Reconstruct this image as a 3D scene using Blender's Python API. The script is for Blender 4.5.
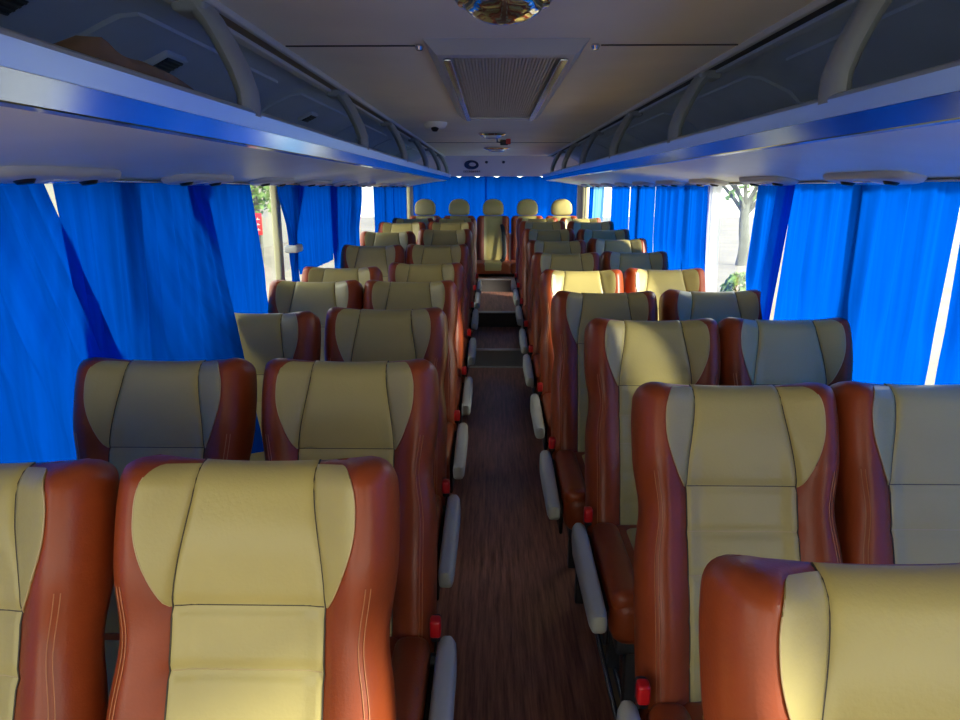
import bpy, bmesh, math, random
from math import sin, cos, pi, sqrt, exp
from mathutils import Vector, Matrix

for o in list(bpy.data.objects):
    bpy.data.objects.remove(o, do_unlink=True)
S = bpy.context.scene
C = S.collection
random.seed(5)
H = 1.56                                   # eye height above the aisle floor

# ------------------------------------------------------------------ camera
cam_d = bpy.data.cameras.new('camera')
cam_d.sensor_width = 36.0
cam_d.lens = 700.0 / 960.0 * 36.0
cam_d.clip_start = 0.03
cam_d.clip_end = 200
cam = bpy.data.objects.new('camera', cam_d)
cam.location = (-0.05, 0.0, H)
cam.rotation_euler = (math.radians(90 - 13.8), 0, math.radians(1.0))
C.objects.link(cam)
S.camera = cam

# ------------------------------------------------------------------ world, sun, exposure
w = bpy.data.worlds.new('sky')
S.world = w
w.use_nodes = True
nt = w.node_tree
bg = nt.nodes['Background']
tc = nt.nodes.new('ShaderNodeTexCoord')
sp = nt.nodes.new('ShaderNodeSeparateXYZ')
rp = nt.nodes.new('ShaderNodeValToRGB')
nt.links.new(tc.outputs['Generated'], sp.inputs[0])
nt.links.new(sp.outputs['Z'], rp.inputs[0])
rp.color_ramp.elements[0].position = 0.0
rp.color_ramp.elements[0].color = (1.0, 0.955, 0.87, 1)
rp.color_ramp.elements[1].position = 0.6
rp.color_ramp.elements[1].color = (0.90, 0.94, 1.0, 1)
nt.links.new(rp.outputs[0], bg.inputs[0])
bg.inputs[1].default_value = 2.3

sun_d = bpy.data.lights.new('sun', 'SUN')
sun_d.energy = 6.0
sun_d.angle = math.radians(6)
sun_d.color = (1.0, 0.93, 0.80)
sun = bpy.data.objects.new('sun', sun_d)
sun.rotation_euler = Vector((-0.80, 0.52, -0.42)).to_track_quat('-Z', 'Y').to_euler()
sun.location = (8, -6, 8)
C.objects.link(sun)

S.view_settings.view_transform = 'Standard'
S.view_settings.look = 'None'
S.view_settings.gamma = 1.0
S.view_settings.use_curve_mapping = False
S.view_settings.exposure = 0.80

# ------------------------------------------------------------------ helpers
def lin(r, g, b):
    f = lambda c: (c / 255) / 12.92 if c / 255 <= 0.04045 else ((c / 255 + 0.055) / 1.055) ** 2.4
    return (f(r), f(g), f(b), 1)

def mat(name, col, rough=0.5, metal=0.0, var=0.0, vscale=6.0, bump=0.0, bscale=60.0, coat=0.0, spec=0.5, stretch=(1, 1, 1)):
    m = bpy.data.materials.new(name)
    m.use_nodes = True
    n = m.node_tree.nodes
    l = m.node_tree.links
    p = n['Principled BSDF']
    p.inputs['Base Color'].default_value = col
    p.inputs['Roughness'].default_value = rough
    p.inputs['Metallic'].default_value = metal
    p.inputs['Specular IOR Level'].default_value = spec
    p.inputs['Coat Weight'].default_value = coat
    p.inputs['Coat Roughness'].default_value = 0.25
    t = n.new('ShaderNodeTexCoord')
    mp = n.new('ShaderNodeMapping')
    mp.inputs['Scale'].default_value = stretch
    l.new(t.outputs['Object'], mp.inputs[0])
    nz = n.new('ShaderNodeTexNoise')
    nz.inputs['Scale'].default_value = vscale
    nz.inputs['Detail'].default_value = 4
    l.new(mp.outputs[0], nz.inputs['Vector'])
    r = n.new('ShaderNodeMapRange')
    r.inputs['From Min'].default_value = 0.3
    r.inputs['From Max'].default_value = 0.7
    r.inputs['To Min'].default_value = 1 - var
    r.inputs['To Max'].default_value = 1 + var
    l.new(nz.outputs['Fac'], r.inputs['Value'])
    mx = n.new('ShaderNodeMix')
    mx.data_type = 'RGBA'
    mx.blend_type = 'MULTIPLY'
    mx.inputs[0].default_value = 1
    mx.inputs[6].default_value = col
    l.new(r.outputs[0], mx.inputs[7])
    l.new(mx.outputs[2], p.inputs['Base Color'])
    if bump > 0:
        b2 = n.new('ShaderNodeTexNoise')
        b2.inputs['Scale'].default_value = bscale
        l.new(mp.outputs[0], b2.inputs['Vector'])
        bp = n.new('ShaderNodeBump')
        bp.inputs['Strength'].default_value = bump
        bp.inputs['Distance'].default_value = 0.002
        l.new(b2.outputs['Fac'], bp.inputs['Height'])
        l.new(bp.outputs[0], p.inputs['Normal'])
    return m

def cloth_mat(name, cd, ct, fac=0.55, sheer=0.0):
    m = bpy.data.materials.new(name)
    m.use_nodes = True
    n = m.node_tree.nodes
    l = m.node_tree.links
    n.remove(n['Principled BSDF'])
    out = n['Material Output']
    t = n.new('ShaderNodeTexCoord')
    mp = n.new('ShaderNodeMapping')
    mp.inputs['Scale'].default_value = (1, 9, 0.25)
    l.new(t.outputs['Object'], mp.inputs[0])
    nz = n.new('ShaderNodeTexNoise')
    nz.inputs['Scale'].default_value = 3.0
    l.new(mp.outputs[0], nz.inputs['Vector'])
    r = n.new('ShaderNodeMapRange')
    r.inputs['From Min'].default_value = 0.3
    r.inputs['From Max'].default_value = 0.7
    r.inputs['To Min'].default_value = 0.86
    r.inputs['To Max'].default_value = 1.15
    l.new(nz.outputs['Fac'], r.inputs['Value'])
    def mul(c):
        mx = n.new('ShaderNodeMix')
        mx.data_type = 'RGBA'
        mx.blend_type = 'MULTIPLY'
        mx.inputs[0].default_value = 1
        mx.inputs[6].default_value = c
        l.new(r.outputs[0], mx.inputs[7])
        return mx.outputs[2]
    d = n.new('ShaderNodeBsdfDiffuse')
    l.new(mul(cd), d.inputs[0])
    tr = n.new('ShaderNodeBsdfTranslucent')
    l.new(mul(ct), tr.inputs[0])
    mi = n.new('ShaderNodeMixShader')
    mi.inputs[0].default_value = fac
    l.new(d.outputs[0], mi.inputs[1])
    l.new(tr.outputs[0], mi.inputs[2])
    last = mi
    if sheer > 0:
        tp = n.new('ShaderNodeBsdfTransparent')
        m2 = n.new('ShaderNodeMixShader')
        m2.inputs[0].default_value = sheer
        l.new(mi.outputs[0], m2.inputs[1])
        l.new(tp.outputs[0], m2.inputs[2])
        last = m2
    l.new(last.outputs[0], out.inputs[0])
    return m

def glass_mat(name):
    m = bpy.data.materials.new(name)
    m.use_nodes = True
    n = m.node_tree.nodes
    l = m.node_tree.links
    n.remove(n['Principled BSDF'])
    tp = n.new('ShaderNodeBsdfTransparent')
    tp.inputs[0].default_value = (0.93, 0.97, 0.96, 1)
    gl = n.new('ShaderNodeBsdfGlossy')
    gl.inputs['Roughness'].default_value = 0.02
    lw = n.new('ShaderNodeLayerWeight')
    lw.inputs[0].default_value = 0.5
    pw = n.new('ShaderNodeMath')
    pw.operation = 'POWER'
    pw.inputs[1].default_value = 4.0
    l.new(lw.outputs['Facing'], pw.inputs[0])
    fr = n.new('ShaderNodeMapRange')
    fr.inputs['To Min'].default_value = 0.03
    fr.inputs['To Max'].default_value = 0.45
    l.new(pw.outputs[0], fr.inputs['Value'])
    mi = n.new('ShaderNodeMixShader')
    l.new(fr.outputs[0], mi.inputs[0])
    l.new(tp.outputs[0], mi.inputs[1])
    l.new(gl.outputs[0], mi.inputs[2])
    l.new(mi.outputs[0], n['Material Output'].inputs[0])
    return m

def floor_mat():
    m = mat('wood_grain_vinyl', lin(92, 56, 46), rough=0.36, spec=0.5)
    n = m.node_tree.nodes
    l = m.node_tree.links
    p = n['Principled BSDF']
    t = n.new('ShaderNodeTexCoord')
    mp = n.new('ShaderNodeMapping')
    mp.inputs['Scale'].default_value = (60, 3.0, 1)
    l.new(t.outputs['Object'], mp.inputs[0])
    nz = n.new('ShaderNodeTexNoise')
    nz.inputs['Scale'].default_value = 1.0
    nz.inputs['Detail'].default_value = 6
    nz.inputs['Roughness'].default_value = 0.7
    l.new(mp.outputs[0], nz.inputs['Vector'])
    cr = n.new('ShaderNodeValToRGB')
    cr.color_ramp.elements[0].position = 0.32
    cr.color_ramp.elements[0].color = lin(92, 54, 46)
    cr.color_ramp.elements[1].position = 0.70
    cr.color_ramp.elements[1].color = lin(184, 126, 104)
    l.new(nz.outputs['Fac'], cr.inputs[0])
    l.new(cr.outputs[0], p.inputs['Base Color'])
    bp = n.new('ShaderNodeBump')
    bp.inputs['Strength'].default_value = 0.15
    bp.inputs['Distance'].default_value = 0.001
    l.new(nz.outputs['Fac'], bp.inputs['Height'])
    l.new(bp.outputs[0], p.inputs['Normal'])
    return m

M = dict(
    cream=mat('cream_leather', lin(186, 168, 102), 0.36, var=0.06, vscale=7, bump=0.25, bscale=160),
    brown=mat('chestnut_leather', lin(152, 68, 32), 0.36, spec=0.35, var=0.14, vscale=9, bump=0.2, bscale=160),
    seam=mat('seam_thread', lin(74, 64, 50), 0.7),
    stitch=mat('tan_stitching', lin(196, 128, 84), 0.5),
    pipe=mat('pale_piping', lin(196, 170, 120), 0.45),
    black=mat('black_plastic', lin(26, 26, 28), 0.45),
    steel=mat('painted_steel', lin(62, 64, 68), 0.4, 0.3),
    alu=mat('brushed_aluminium', lin(200, 205, 208), 0.25, 0.9),
    arm=mat('grey_green_plastic', lin(186, 188, 174), 0.38, var=0.05),
    red=mat('red_plastic', lin(205, 22, 26), 0.35),
    under=mat('shelf_grey_vinyl', lin(228, 232, 210), 0.42, var=0.05, vscale=3),
    lip=mat('satin_aluminium', lin(186, 208, 232), 0.30, 0.85),
    mirror=mat('polished_strip', lin(150, 160, 182), 0.12, 1.0),
    bracket=mat('bracket_grey', lin(140, 148, 154), 0.42, var=0.05),
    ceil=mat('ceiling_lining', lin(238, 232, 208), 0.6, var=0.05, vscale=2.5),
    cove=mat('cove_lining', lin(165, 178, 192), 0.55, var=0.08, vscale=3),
    seamdark=mat('dark_gap', lin(40, 40, 42), 0.6),
    gold=mat('tan_insert', lin(120, 100, 70), 0.5),
    white=mat('white_moulding', lin(190, 190, 186), 0.4),
    vinylwall=mat('wall_lining', lin(150, 150, 150), 0.6),
    post=mat('cream_post', lin(206, 196, 150), 0.5),
    header=mat('header_lining', lin(180, 178, 196), 0.5),
    chrome=mat('chrome', lin(225, 225, 225), 0.06, 1.0),
    lens=mat('pearl_lens', lin(210, 214, 218), 0.15, 0.2, coat=1.0),
    emblem=mat('navy_emblem', lin(14, 22, 60), 0.4),
    nosing=mat('step_nosing', lin(205, 205, 205), 0.3, 0.8),
    stepdark=mat('step_riser', lin(66, 60, 58), 0.5, var=0.1),
    riserlit=mat('lit_riser', lin(150, 150, 146), 0.45, var=0.1),  # first riser only: the light falling on it is put into this lighter grey
    asphalt=mat('ground_outside', lin(138, 130, 116), 0.9, var=0.15, vscale=0.6),
    leaf=mat('foliage', lin(96, 124, 62), 0.7, var=0.3, vscale=4),
    bark=mat('bark', lin(96, 98, 90), 0.9, var=0.2, vscale=3),
    bag=mat('brown_cloth', lin(112, 92, 76), 0.85, var=0.25, vscale=8, bump=0.6, bscale=25),
    signred=mat('sign_red', lin(176, 34, 40), 0.5),
    signgreen=mat('sign_green', lin(22, 104, 84), 0.5),
    signwhite=mat('sign_white', lin(225, 228, 225), 0.5),
    bluecloth=cloth_mat('blue_curtain_cloth', (0.0, 0.060, 0.40, 1), (0.0, 0.086, 0.57, 1), 0.52),
    palecloth=cloth_mat('pale_blue_curtain_cloth', (0.10, 0.30, 0.60, 1), (0.25, 0.62, 0.95, 1), 0.6),
    whitecloth=cloth_mat('white_sheer_cloth', (0.75, 0.77, 0.82, 1), (0.8, 0.82, 0.86, 1), 0.5, 0.1),
    glass=glass_mat('window_glass'),
    floor=floor_mat(),
)

class MB:
    def __init__(s):
        s.v = []
        s.f = []
    def add(s, vs, fs):
        k = len(s.v)
        s.v += [tuple(v) for v in vs]
        s.f += [tuple(i + k for i in f) for f in fs]
        return s
    def box(s, a, b):
        x0, y0, z0 = a
        x1, y1, z1 = b
        return s.add([(x0, y0, z0), (x1, y0, z0), (x1, y1, z0), (x0, y1, z0), (x0, y0, z1), (x1, y0, z1), (x1, y1, z1), (x0, y1, z1)],
                     [(0, 3, 2, 1), (4, 5, 6, 7), (0, 1, 5, 4), (1, 2, 6, 5), (2, 3, 7, 6), (3, 0, 4, 7)])
    def grid(s, rows, closed=False):
        n = len(rows[0])
        vs = [p for r in rows for p in r]
        fs = []
        for i in range(len(rows) - 1):
            for j in range(n if closed else n - 1):
                j2 = (j + 1) % n
                fs.append((i * n + j, i * n + j2, (i + 1) * n + j2, (i + 1) * n + j))
        return s.add(vs, fs)
    def loft(s, rings):
        s.grid(rings, closed=True)
        n = len(rings[0])
        k = len(s.v) - n * len(rings)
        s.f.append(tuple(k + i for i in reversed(range(n))))
        s.f.append(tuple(k + (len(rings) - 1) * n + i for i in range(n)))
        return s
    def tube(s, pts, r, n=8, r2=None, up=None):
        pts = [Vector(p) for p in pts]
        rings = []
        for i, p in enumerate(pts):
            d = (pts[min(i + 1, len(pts) - 1)] - pts[max(i - 1, 0)]).normalized()
            u = Vector(up) if up else (Vector((0, 0, 1)) if abs(d.z) < 0.9 else Vector((1, 0, 0)))
            a = d.cross(u).normalized()
            b = a.cross(d).normalized()
            ra = r[i] if isinstance(r, (list, tuple)) else r
            rb = (r2 if r2 else ra)
            rings.append([p + a * (ra * cos(2 * pi * k / n)) + b * (rb * sin(2 * pi * k / n)) for k in range(n)])
        return s.loft(rings)
    def lathe(s, prof, c, axis='z', n=32):
        rings = []
        for r, h in prof:
            ring = []
            for k in range(n):
                a = 2 * pi * k / n
                p = (r * cos(a), r * sin(a), h) if axis == 'z' else ((r * cos(a), h, r * sin(a)) if axis == 'y' else (h, r * cos(a), r * sin(a)))
                ring.append((p[0] + c[0], p[1] + c[1], p[2] + c[2]))
            rings.append(ring)
        return s.loft(rings)
    def prism(s, prof, y0, y1):
        n = len(prof)
        vs = [(x, y0, z) for x, z in prof] + [(x, y1, z) for x, z in prof]
        fs = [(i, (i + 1) % n, n + (i + 1) % n, n + i) for i in range(n)]
        fs += [tuple(reversed(range(n))), tuple(range(n, 2 * n))]
        return s.add(vs, fs)
    def rbox(s, a, b, r=0.01, seg=3):
        bm = bmesh.new()
        cx = [(a[i] + b[i]) / 2 for i in range(3)]
        sz = [abs(b[i] - a[i]) for i in range(3)]
        bmesh.ops.create_cube(bm, size=1)
        for v in bm.verts:
            v.co = Vector([v.co[i] * sz[i] + cx[i] for i in range(3)])
        bmesh.ops.bevel(bm, geom=list(bm.edges), offset=min(r, min(sz) * 0.49), segments=seg, affect='EDGES', profile=0.5)
        bm.verts.ensure_lookup_table()
        for i, v in enumerate(bm.verts):
            v.index = i
        s.add([v.co[:] for v in bm.verts], [[v.index for v in f.verts] for f in bm.faces])
        bm.free()
        return s
    def build(s, name, m, parent=None, smooth=True, fix=True, ang=35):
        me = bpy.data.meshes.new(name)
        me.from_pydata(s.v, [], s.f)
        if fix:
            bm = bmesh.new()
            bm.from_mesh(me)
            bmesh.ops.remove_doubles(bm, verts=bm.verts, dist=1e-6)
            bmesh.ops.recalc_face_normals(bm, faces=bm.faces)
            bm.to_mesh(me)
            bm.free()
        me.materials.append(M[m] if isinstance(m, str) else m)
        if smooth:
            for p in me.polygons:
                p.use_smooth = True
            me.set_sharp_from_angle(angle=math.radians(ang))
        o = bpy.data.objects.new(name, me)
        C.objects.link(o)
        if parent:
            o.parent = parent
        return o

def tag(o, label, cat, group=None, kind=None):
    o['label'] = label
    o['category'] = cat
    if group:
        o['group'] = group
    if kind:
        o['kind'] = kind
    return o

def thing(name, label, cat, loc=(0, 0, 0), group=None, rz=0):
    o = bpy.data.objects.new(name, None)
    C.objects.link(o)
    o.location = loc
    o.rotation_euler = (0, 0, rz)
    return tag(o, label, cat, group)

def struct(o):
    o['kind'] = 'structure'
    return o

def copy_tree(o, parent=None):
    c = o.copy()
    C.objects.link(c)
    if parent:
        c.parent = parent
    for ch in list(o.children):
        copy_tree(ch, c)
    return c

ORD = ['nearest', 'second', 'third', 'fourth', 'fifth', 'sixth', 'seventh', 'eighth', 'ninth', 'tenth', 'eleventh', 'twelfth']

# ------------------------------------------------------------------ shell
WX = 1.19
YF, YB = -2.2, 9.85
ZW0, ZW1 = 0.74, 1.585                       # window band
struct(MB().box((-1.3, YF, -0.08), (1.3, 6.11, 0.0)).build('floor', 'floor', smooth=False))
stp = struct(MB().prism([(-1.3, 0)] * 0 or [(-1.3, -0.08), (1.3, -0.08), (1.3, 0.157), (-1.3, 0.157)], 6.11, 7.17).build('floor_step', 'floor', smooth=False))
struct(MB().box((-1.3, 7.17, -0.08), (1.3, 8.62, 0.314)).build('floor_step', 'floor', smooth=False))
struct(MB().box((-1.3, 8.62, -0.08), (1.3, YB, 0.47)).build('floor_step', 'floor', smooth=False))
# risers and nosings in the aisle
for y, z0, z1 in ((6.11, 0.0, 0.157), (7.17, 0.157, 0.314), (8.62, 0.314, 0.47)):
    struct(MB().box((-0.26, y - 0.006, z0), (0.26, y - 0.0005, z1 - 0.012)).build('trim_riser', 'riserlit' if y < 7 else 'stepdark', smooth=False))
    struct(MB().rbox((-0.26, y - 0.014, z1 - 0.012), (0.26, y + 0.03, z1 + 0.004), 0.003).build('trim_nosing', 'nosing'))
struct(MB().box((-0.26, 6.06, 0.0), (0.26, 6.104, 0.006)).build('trim_threshold', 'nosing', smooth=False))

def side_wall(s, nm):
    x0, x1 = s * WX, s * (WX + 0.06)
    struct(MB().box((min(x0, x1), YF, 0), (max(x0, x1), YB, ZW0)).build('wall_' + nm, 'vinylwall', smooth=False))
    struct(MB().box((min(x0, x1), YF, ZW1 + 0.02), (max(x0, x1), YB, 1.99)).build('wall_' + nm + '_upper', 'vinylwall', smooth=False))
side_wall(-1, 'left')
side_wall(1, 'right')
def pillars(s, nm, ys, m='post'):
    for y, wd in ys:
        a, b = s * (WX - 0.008), s * (WX + 0.027)
        struct(MB().rbox((min(a, b), y - wd / 2, ZW0 - 0.002), (max(a, b), y + wd / 2, ZW1 + 0.022), 0.01).build('trim_' + nm + '_pillar', m))
LP = [(-2.15, .1), (-0.85, .10), (0.45, .10), (2.15, .10), (3.78, .07), (5.45, .09), (7.35, .09), (9.42, .16), (9.80, .08)]
RP = [(-2.15, .1), (-0.65, .10), (0.75, .10), (2.35, .10), (4.45, .08), (5.9, .09), (7.42, .11), (9.05, .06), (9.60, .10), (9.80, .08)]
pillars(-1, 'left', LP)
pillars(1, 'right', RP)
wi = 1
for s, ps in ((-1, LP), (1, RP)):
    for (ya, wa), (yb, wb) in zip(ps[:-1], ps[1:]):
        struct(MB().box((s * (WX + 0.02) - 0.002, ya + wa / 2, ZW0), (s * (WX + 0.02) + 0.002, yb - wb / 2, ZW1 + 0.02)).build('window_%d' % wi, 'glass', smooth=False))
        wi += 1
# rear wall with its wide window
struct(MB().box((-WX, YB, 0.47), (WX, YB + 0.06, 0.95)).build('wall_rear', 'vinylwall', smooth=False))
struct(MB().box((-WX, YB, 1.72), (WX, YB + 0.06, 1.99)).build('wall_rear_upper', 'vinylwall', smooth=False))
for s in (-1, 1):
    struct(MB().box((min(s * 1.10, s * WX), YB, 0.95), (max(s * 1.10, s * WX), YB + 0.06, 1.72)).build('wall_rear_side', 'vinylwall', smooth=False))
struct(MB().box((-1.10, YB + 0.02, 0.95), (1.10, YB + 0.025, 1.72)).build('window_%d' % wi, 'glass', smooth=False))
wi += 1
# front bulkhead under the windscreen, windscreen itself
struct(MB().box((-WX - 0.06, YF - 0.06, -0.08), (WX + 0.06, YF, 0.85)).build('wall_front', 'vinylwall', smooth=False))
struct(MB().box((-WX, YF - 0.04, 0.85), (WX, YF - 0.035, 1.96)).build('window_%d' % wi, 'glass', smooth=False))

# ceiling: flat centre, then coves curving down above the racks
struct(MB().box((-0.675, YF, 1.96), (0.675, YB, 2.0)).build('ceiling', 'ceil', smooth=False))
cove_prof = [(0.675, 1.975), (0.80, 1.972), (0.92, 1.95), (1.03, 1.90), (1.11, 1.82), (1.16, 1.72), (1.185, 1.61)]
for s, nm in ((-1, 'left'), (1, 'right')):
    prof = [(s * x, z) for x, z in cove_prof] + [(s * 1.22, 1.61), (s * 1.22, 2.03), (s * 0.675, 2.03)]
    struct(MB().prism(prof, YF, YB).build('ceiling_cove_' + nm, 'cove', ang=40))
    # moulding between ceiling and cove
    a = lambda x0, x1: (min(s * x0, s * x1), max(s * x0, s * x1))
    x0, x1 = a(0.655, 0.672)
    struct(MB().rbox((x0, YF, 1.944), (x1, YB - 0.4, 1.962), 0.004).build('trim_' + nm, 'white'))
    x0, x1 = a(0.672, 0.712)
    struct(MB().box((x0, YF, 1.952), (x1, YB - 0.4, 1.975)).build('trim_' + nm + '_channel', 'gold' if s < 0 else 'seamdark', smooth=False))
    x0, x1 = a(0.712, 0.745)
    struct(MB().rbox((x0, YF, 1.942), (x1, YB - 0.4, 1.975), 0.004).build('trim_' + nm + '_band', 'white' if s < 0 else 'cove'))
# shallow raised panels on the coves between the rack arms
def cove_panel(s, y0, y1):
    def cp(t):
        seg = cove_prof[1:]
        n = len(seg) - 1
        i = min(n - 1, int(t * n))
        f = t * n - i
        return seg[i][0] * (1 - f) + seg[i + 1][0] * f, seg[i][1] * (1 - f) + seg[i + 1][1] * f
    rows = []
    T = [0.12, 0.13] + [0.13 + 0.66 * i / 10 for i in range(1, 10)] + [0.79, 0.80]
    YY = [0, 0.012] + [0.012 + (y1 - y0 - 0.024) * i / 8 for i in range(1, 8)] + [y1 - y0 - 0.012, y1 - y0]
    for i, t in enumerate(T):
        x, z = cp(t)
        x2, z2 = cp(t + 0.01)
        n = Vector((-(z - z2), 0, -(x2 - x))).normalized()
        row = []
        for j, yy in enumerate(YY):
            o = -0.001 if i in (0, len(T) - 1) or j in (0, len(YY) - 1) else 0.007
            inset = 0.05 * max(0, 1 - min(i, len(T) - 1 - i) / 2.5) ** 2
            y = y0 + inset + (y1 - y0 - 2 * inset) * yy / (y1 - y0)
            row.append((s * (x + n.x * o), y, z + n.z * o))
        rows.append(row)
    struct(MB().grid(rows).build('trim_cove_panel', 'cove', ang=30))
for s, ys in ((-1, [0.15, 1.65, 3.08, 4.50, 5.95, 7.40, 8.70]), (1, [0.2, 1.42, 2.62, 3.92, 5.25, 6.60, 7.90])):
    for a, b in zip(ys[:-1], ys[1:]):
        cove_panel(s, a + 0.09, b - 0.20)
# ceiling seams
for y in (2.17, 6.6):
    for a, b in (((-0.65, -0.26), (0.26, 0.65)) if y < 5 else ((-0.65, 0.0), (0.0, 0.65))):
        struct(MB().box((a, y, 1.957), (b, y + 0.008, 1.9605)).build('trim_ceiling_joint', 'seamdark', smooth=False))
# rear header panel above the back curtain
hp = [(-0.68, 0), (0.68, 0)]
hd = MB()
hd.add([(-1.15, 9.30, 1.962), (1.15, 9.30, 1.962), (1.15, 9.66, 1.715), (-1.15, 9.66, 1.715), (-1.15, 9.84, 1.715), (1.15, 9.84, 1.715), (1.15, 9.84, 1.962), (-1.15, 9.84, 1.962)],
       [(0, 1, 2, 3), (3, 2, 5, 4), (4, 5, 6, 7), (7, 6, 1, 0), (0, 3, 4, 7), (1, 6, 5, 2)])
struct(hd.build('wall_rear_header', 'header', smooth=False))

# ------------------------------------------------------------------ luggage racks
def rack(s, nm, ys):
    t = thing('luggage_rack', 'long grey overhead luggage rack with aluminium lip, along the %s windows' % nm, 'luggage rack', (0, 0, 0), 'overhead racks')
    y0, y1 = YF + 0.05, 9.15
    pr = [(0.600, 1.655), (0.80, 1.632), (1.00, 1.602), (1.10, 1.583), (1.18, 1.583), (1.18, 1.60), (1.08, 1.62), (0.63, 1.690)]
    MB().prism([(s * x, z) for x, z in pr], y0, y1).build('shelf', 'under', t, ang=50)
    pr = [(0.583, 1.689), (0.576, 1.720), (0.578, 1.726), (0.584, 1.730), (0.596, 1.731), (0.606, 1.729), (0.612, 1.720), (0.628, 1.700), (0.640, 1.689)]
    MB().prism([(s * x, z) for x, z in pr], y0, y1).build('lip_rail', 'lip', t, ang=28)
    pr = [(0.586, 1.689), (0.592, 1.6545), (0.594, 1.6525), (0.630, 1.6525), (0.630, 1.689)]
    MB().prism([(s * x, z) for x, z in pr], y0, y1).build('polished_strip', 'mirror', t, smooth=False)
    for y in ys:
        raw = [(0.715, 1.968), (0.690, 1.945), (0.663, 1.912), (0.637, 1.865), (0.612, 1.812), (0.597, 1.765), (0.596, 1.715)]
        pts = []
        for i in range(len(raw) - 1):
            for k in range(3):
                u = k / 3
                pts.append((s * (raw[i][0] * (1 - u) + raw[i + 1][0] * u), y, raw[i][1] * (1 - u) + raw[i + 1][1] * u))
        pts.append((s * raw[-1][0], y, raw[-1][1]))
        MB().tube(pts, 0.046, 16, 0.022, up=(s, 0, 0.3)).build('support_arm', 'bracket', t)
        MB().rbox((min(s * 0.66, s * 0.735), y - 0.045, 1.925), (max(s * 0.66, s * 0.735), y + 0.045, 1.968), 0.01).build('arm_socket', 'bracket', t)
        # divider panel outline on the cove behind every arm
    return t
rack(-1, 'left', [0.15, 1.65, 3.08, 4.50, 5.95, 7.40, 8.70])
rack(1, 'right', [0.2, 1.42, 2.62, 3.92, 5.25, 6.60, 7.90])

# ------------------------------------------------------------------ coach seat
L = 0.745
def sstep(x, a, b):
    t = max(0, min(1, (x - a) / (b - a)))
    return t * t * (3 - 2 * t)
def hw(z, W=0.230):
    return W - 0.014 * exp(-((z - (L - 0.29)) / 0.075) ** 2) - 0.006 * sstep(z, L - 0.1, L)
def ztop(x):
    return L - 0.011 + 0.011 * min(1, (abs(x) / 0.18) ** 2)
SEAMS = [L - 0.235, L - 0.335, L - 0.43, L - 0.525, L - 0.62]
def edge_e(x, z, r=0.052, rz=0.045):
    dx = max(0, min(1, (hw(z) - abs(x)) / r))
    dz = max(0, min(1, (ztop(x) - z) / rz))
    db = max(0, min(1, (z + 0.02) / 0.03))
    return sqrt(max(0, 1 - (1 - dx) ** 2)) * sqrt(max(0, 1 - (1 - dz) ** 2)) * sqrt(max(0, 1 - (1 - db) ** 2))
def front(x, z):
    b = 0.038 + 0.012 * sstep(z, L - 0.28, L - 0.16)
    v = 0.045 + b * sstep(abs(x), 0.085, 0.175)
    v += 0.016 * exp(-((z - (L - 0.12)) / 0.09) ** 2) * (1 - sstep(abs(x), 0.08, 0.16))
    v += 0.012 * exp(-((z - 0.22) / 0.12) ** 2)
    if abs(x) < 0.13:
        for zs in SEAMS:
            v -= 0.006 * exp(-((z - zs) / 0.007) ** 2)
    v -= 0.005 * exp(-((abs(x) - xc(z)) / 0.006) ** 2)
    return v * edge_e(x, z)
def xc(z):
    return 0.096 + 0.026 * sstep(L - z, 0.02, 0.24) + 0.004 * sstep(L - z, 0.24, 0.7)
def xo(z):
    t = max(0, min(1, (z - (L - 0.24)) / 0.14))
    t = sin(t * pi / 2) ** 0.8
    k = max(0, min(1, (z - (L - 0.085)) / 0.070))
    return xc(z) + (0.172 - xc(z)) * t - 0.030 * (1 - sqrt(max(0, 1 - k * k)))
def outer_round(x, z):
    """round the shoulders: clamp half-width near the top"""
    return x
def half_at(z):
    r = 0.045
    h = hw(z)
    k = max(0, min(1, (z - (L - r)) / r))
    return h - r * (1 - sqrt(max(0, 1 - k * k)))
def back_body():
    mb = MB()
    NX, NZ = 44, 66
    zs = []
    for i in range(NZ + 1):
        u = i / NZ
        zs.append(-0.02 + (L + 0.02) * (1 - (1 - u) ** 1.35))
    fr, bk = [], []
    for z in zs:
        h = half_at(z)
        a, b = [], []
        for j in range(NX + 1):
            u = -cos(pi * j / NX)
            u = 0.55 * u + 0.45 * (2 * j / NX - 1)
            x = u * h
            zz = min(z, ztop(x))
            k = edge_e(x, zz)
            ph_ = xo(zz) if L - 0.238 < zz < L - 0.017 else xc(zz)
            ef = front(x, zz) - 0.007 * sstep(ph_ - abs(x), 0.0, 0.010) * k
            if j in (0, NX):
                ef = 0
                k = 0
            a.append((x, -ef, zz))
            b.append((x, 0.055 * k, zz))
        fr.append(a)
        bk.append(b)
    mb.grid(fr)
    mb.grid([list(reversed(r)) for r in bk])
    return mb
def surf(x, z, off):
    x = max(-half_at(z), min(half_at(z), x))
    e = 0.002
    p = Vector((x, -front(x, z), z))
    px = Vector((x + e, -front(x + e, z), z)) - Vector((x - e, -front(x - e, z), z))
    pz = Vector((x, -front(x, z + e), z + e)) - Vector((x, -front(x, z - e), z - e))
    n = pz.cross(px)
    n = n.normalized() if n.length > 1e-9 else Vector((0, -1, 0))
    if n.y > 0:
        n = -n
    return p + n * off
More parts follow.
